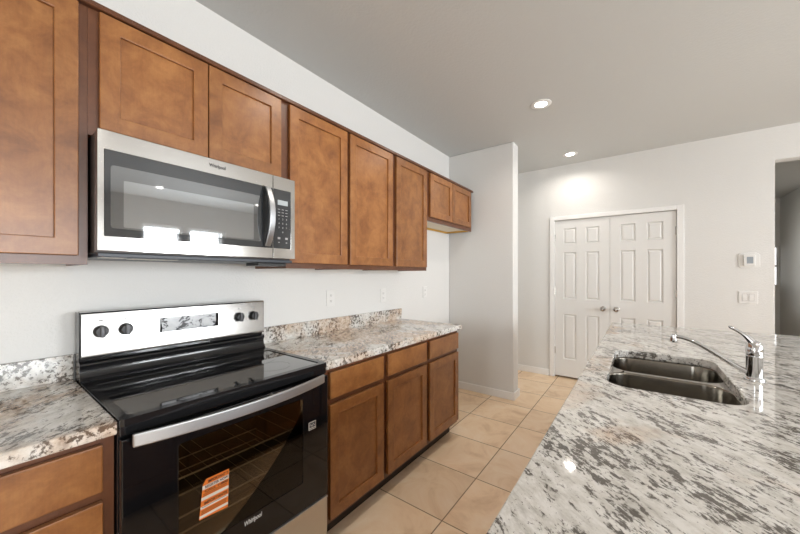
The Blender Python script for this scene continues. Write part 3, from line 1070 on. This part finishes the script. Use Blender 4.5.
# faucet
FX, FY = 2.212, 1.874
fc = thing('kitchen_faucet', 'chrome single-lever kitchen faucet standing on the island beside the sink', 'faucet', (FX, FY, 0.917))
MB().lathe([(0.030, 0.9172), (0.030, 0.922), (0.0275, 0.928), (0.0245, 0.931), (0.0240, 1.008), (0.0250, 1.010), (0.0250, 1.014), (0.0240, 1.016)], (FX, FY, 0), 'Z', 40).build('body', M['chrome'], fc, smooth=35)
cpd = MB().lathe([(0.0240, 1.0165), (0.0255, 1.030), (0.0250, 1.044), (0.0220, 1.057), (0.0165, 1.068), (0.009, 1.074), (0.001, 1.076)], (FX, FY, 0), 'Z', 40).build('handle_dome', M['chrome'], fc, smooth=50)
lv = MB()
lp = [(FX - 0.002, FY, 1.060), (FX - 0.012, FY, 1.076), (FX - 0.024, FY, 1.090), (FX - 0.038, FY, 1.102), (FX - 0.054, FY, 1.113), (FX - 0.066, FY, 1.121), (FX - 0.073, FY, 1.125)]
lv.tube(lp, [0.014, 0.0115, 0.0085, 0.0066, 0.0066, 0.0070, 0.0035], 16, flat=1.15)
lv.build('lever', M['chrome'], cpd, smooth=60)
sp = MB()
pts = []
P0, P1, P2, P3 = Vector((FX - 0.015, FY, 0.944)), Vector((FX - 0.10, FY, 0.985)), Vector((FX - 0.165, FY, 1.064)), Vector((FX - 0.240, FY, 1.064))
for k in range(25):
    t = k / 24
    pts.append(P0 * (1 - t) ** 3 + P1 * 3 * t * (1 - t) ** 2 + P2 * 3 * t * t * (1 - t) + P3 * t ** 3)
sp.tube(pts, [0.0105 - 0.0025 * k / 24 for k in range(25)], 16)
spo = sp.build('spout', M['chrome'], fc, smooth=60)
MB().lathe([(0.0115, 1.038), (0.0125, 1.042), (0.0125, 1.062), (0.0115, 1.070), (0.006, 1.074), (0.001, 1.0745)], (FX - 0.246, FY, 0), 'Z', 24).build('aerator', M['chrome'], spo, smooth=40)


# ---------------------------------------------------------------- wall plates
def outlet(y, z, label):
    t = thing('wall_outlet', label, 'outlet', (0, y, z), 'outlets along the kitchen wall')
    box(0.0005, 0.0065, y - 0.038, y + 0.038, z - 0.060, z + 0.060).build('cover_plate', M['white_plastic'], t, bevel=0.003)
    for s in (-1, 1):
        zc = z + s * 0.021
        r = MB().prism(rrect(y - 0.0165, y + 0.0165, zc - 0.014, zc + 0.014, 0.006, 4), YZ, 0.0065, 0.0080).build('socket', M['white_plastic'], t)
        q = MB()
        q.box(0.0080, 0.0083, y - 0.0075, y - 0.0050, zc - 0.003, zc + 0.006)
        q.box(0.0080, 0.0083, y + 0.0050, y + 0.0075, zc - 0.003, zc + 0.005)
        q.box(0.0080, 0.0083, y - 0.002, y + 0.002, zc - 0.0095, zc - 0.006)
        q.build('slots', M['slot'], r)
    return t


outlet(1.616, 1.162, 'white outlet above the counter, nearest to the range')
outlet(2.226, 1.150, 'white outlet above the counter near the backsplash end')
outlet(2.924, 1.150, 'white outlet low on the bare wall of the empty alcove')

th = thing('thermostat', 'white thermostat with grey screen left of the hall opening', 'thermostat', (2.711, YB, 1.40))
MB().prism(rrect(2.637, 2.785, 1.404, 1.552, 0.03, 6), XZ, YB - 0.008, YB - 0.0005).build('wall_plate', M['white_plastic'], th, bevel=0.002)
MB().prism(rrect(2.672, 2.752, 1.424, 1.532, 0.008, 4), XZ, YB - 0.028, YB - 0.008).build('thermostat_body', M['white_plastic'], th, bevel=0.003)
box(2.692, 2.736, YB - 0.0290, YB - 0.0281, 1.446, 1.512).build('screen', simple('blue_grey_screen', (0.30, 0.34, 0.38), 0.2), th)

sw_ = thing('light_switch', 'white double rocker switch plate below the thermostat', 'light switch', (2.705, YB, 1.05))
box(2.638, 2.772, YB - 0.007, YB - 0.0005, 1.050, 1.172).build('cover_plate', M['white_plastic'], sw_, bevel=0.003)
for c_ in (2.682, 2.728):
    rk = MB().prism([(YB - 0.007, 1.078), (YB - 0.0095, 1.078), (YB - 0.0115, 1.111), (YB - 0.0085, 1.144), (YB - 0.007, 1.144)], lambda a, b, h: (h, a, b), c_ - 0.0165, c_ + 0.0165)
    rk.build('rocker', M['white_plastic'], sw_)
    g = MB().plate(rect(c_ - 0.0185, c_ + 0.0185, 1.076, 1.146), [rect(c_ - 0.0168, c_ + 0.0168, 1.0777, 1.1443)], XZ, YB - 0.0073, YB - 0.007)
    g.build('gap', M['grey_mark'], sw_)


# ---------------------------------------------------------------- ceiling lights
def can_light():
    t = thing('recessed_light', '', 'ceiling light', (0, 0, CEIL), 'recessed ceiling lights')
    MB().lathe([(0.080, CEIL - 0.0005), (0.080, CEIL - 0.004), (0.073, CEIL - 0.007), (0.047, CEIL - 0.006), (0.0445, CEIL - 0.002), (0.0445, CEIL - 0.0005)], (0, 0, 0), 'Z', 40, caps=False).build('trim_ring', M['trim'], t, smooth=40)
    MB().lathe([(0.044, CEIL - 0.0008), (0.044, CEIL - 0.0035), (0.034, CEIL - 0.0055), (0.001, CEIL - 0.0065)], (0, 0, 0), 'Z', 40).build('lens', M['can_lens'], t, smooth=40)
    d = bpy.data.lights.new('lamp', 'AREA')
    d.shape = 'DISK'
    d.size = 0.088
    d.energy = CAN_POWER
    d.spread = math.radians(150)
    d.color = (1.0, 0.94, 0.86)
    l = bpy.data.objects.new('lamp', d)
    COL.objects.link(l)
    l.parent = t
    l.location = (0, 0, -0.0085)
    return t


cans = [
    (1.186, 2.853, 'lit recessed ceiling light in front of the wall stub, larger of the two in view'),
    (1.186, 4.238, 'lit recessed ceiling light close to the double doors, smaller of the two in view'),
    (1.186, 1.468, 'recessed ceiling light above the aisle beside the tall wall cabinets'),
    (5.20, 0.20, 'recessed ceiling light near the added glazed patio opening'),
    (5.22, 1.875, 'recessed ceiling light near the left window of the pair'),
    (5.22, 3.549, 'recessed ceiling light near the right window of the pair'),
    (3.20, 0.60, 'recessed ceiling light over the open side of the island'),
]
proto = can_light()
for i, (x, y, lab) in enumerate(cans):
    c = proto if i == 0 else copy_tree(proto)
    # the prototype's parts are modelled with absolute heights relative to the thing
    c.location = (x, y, CEIL)
    c['label'] = lab
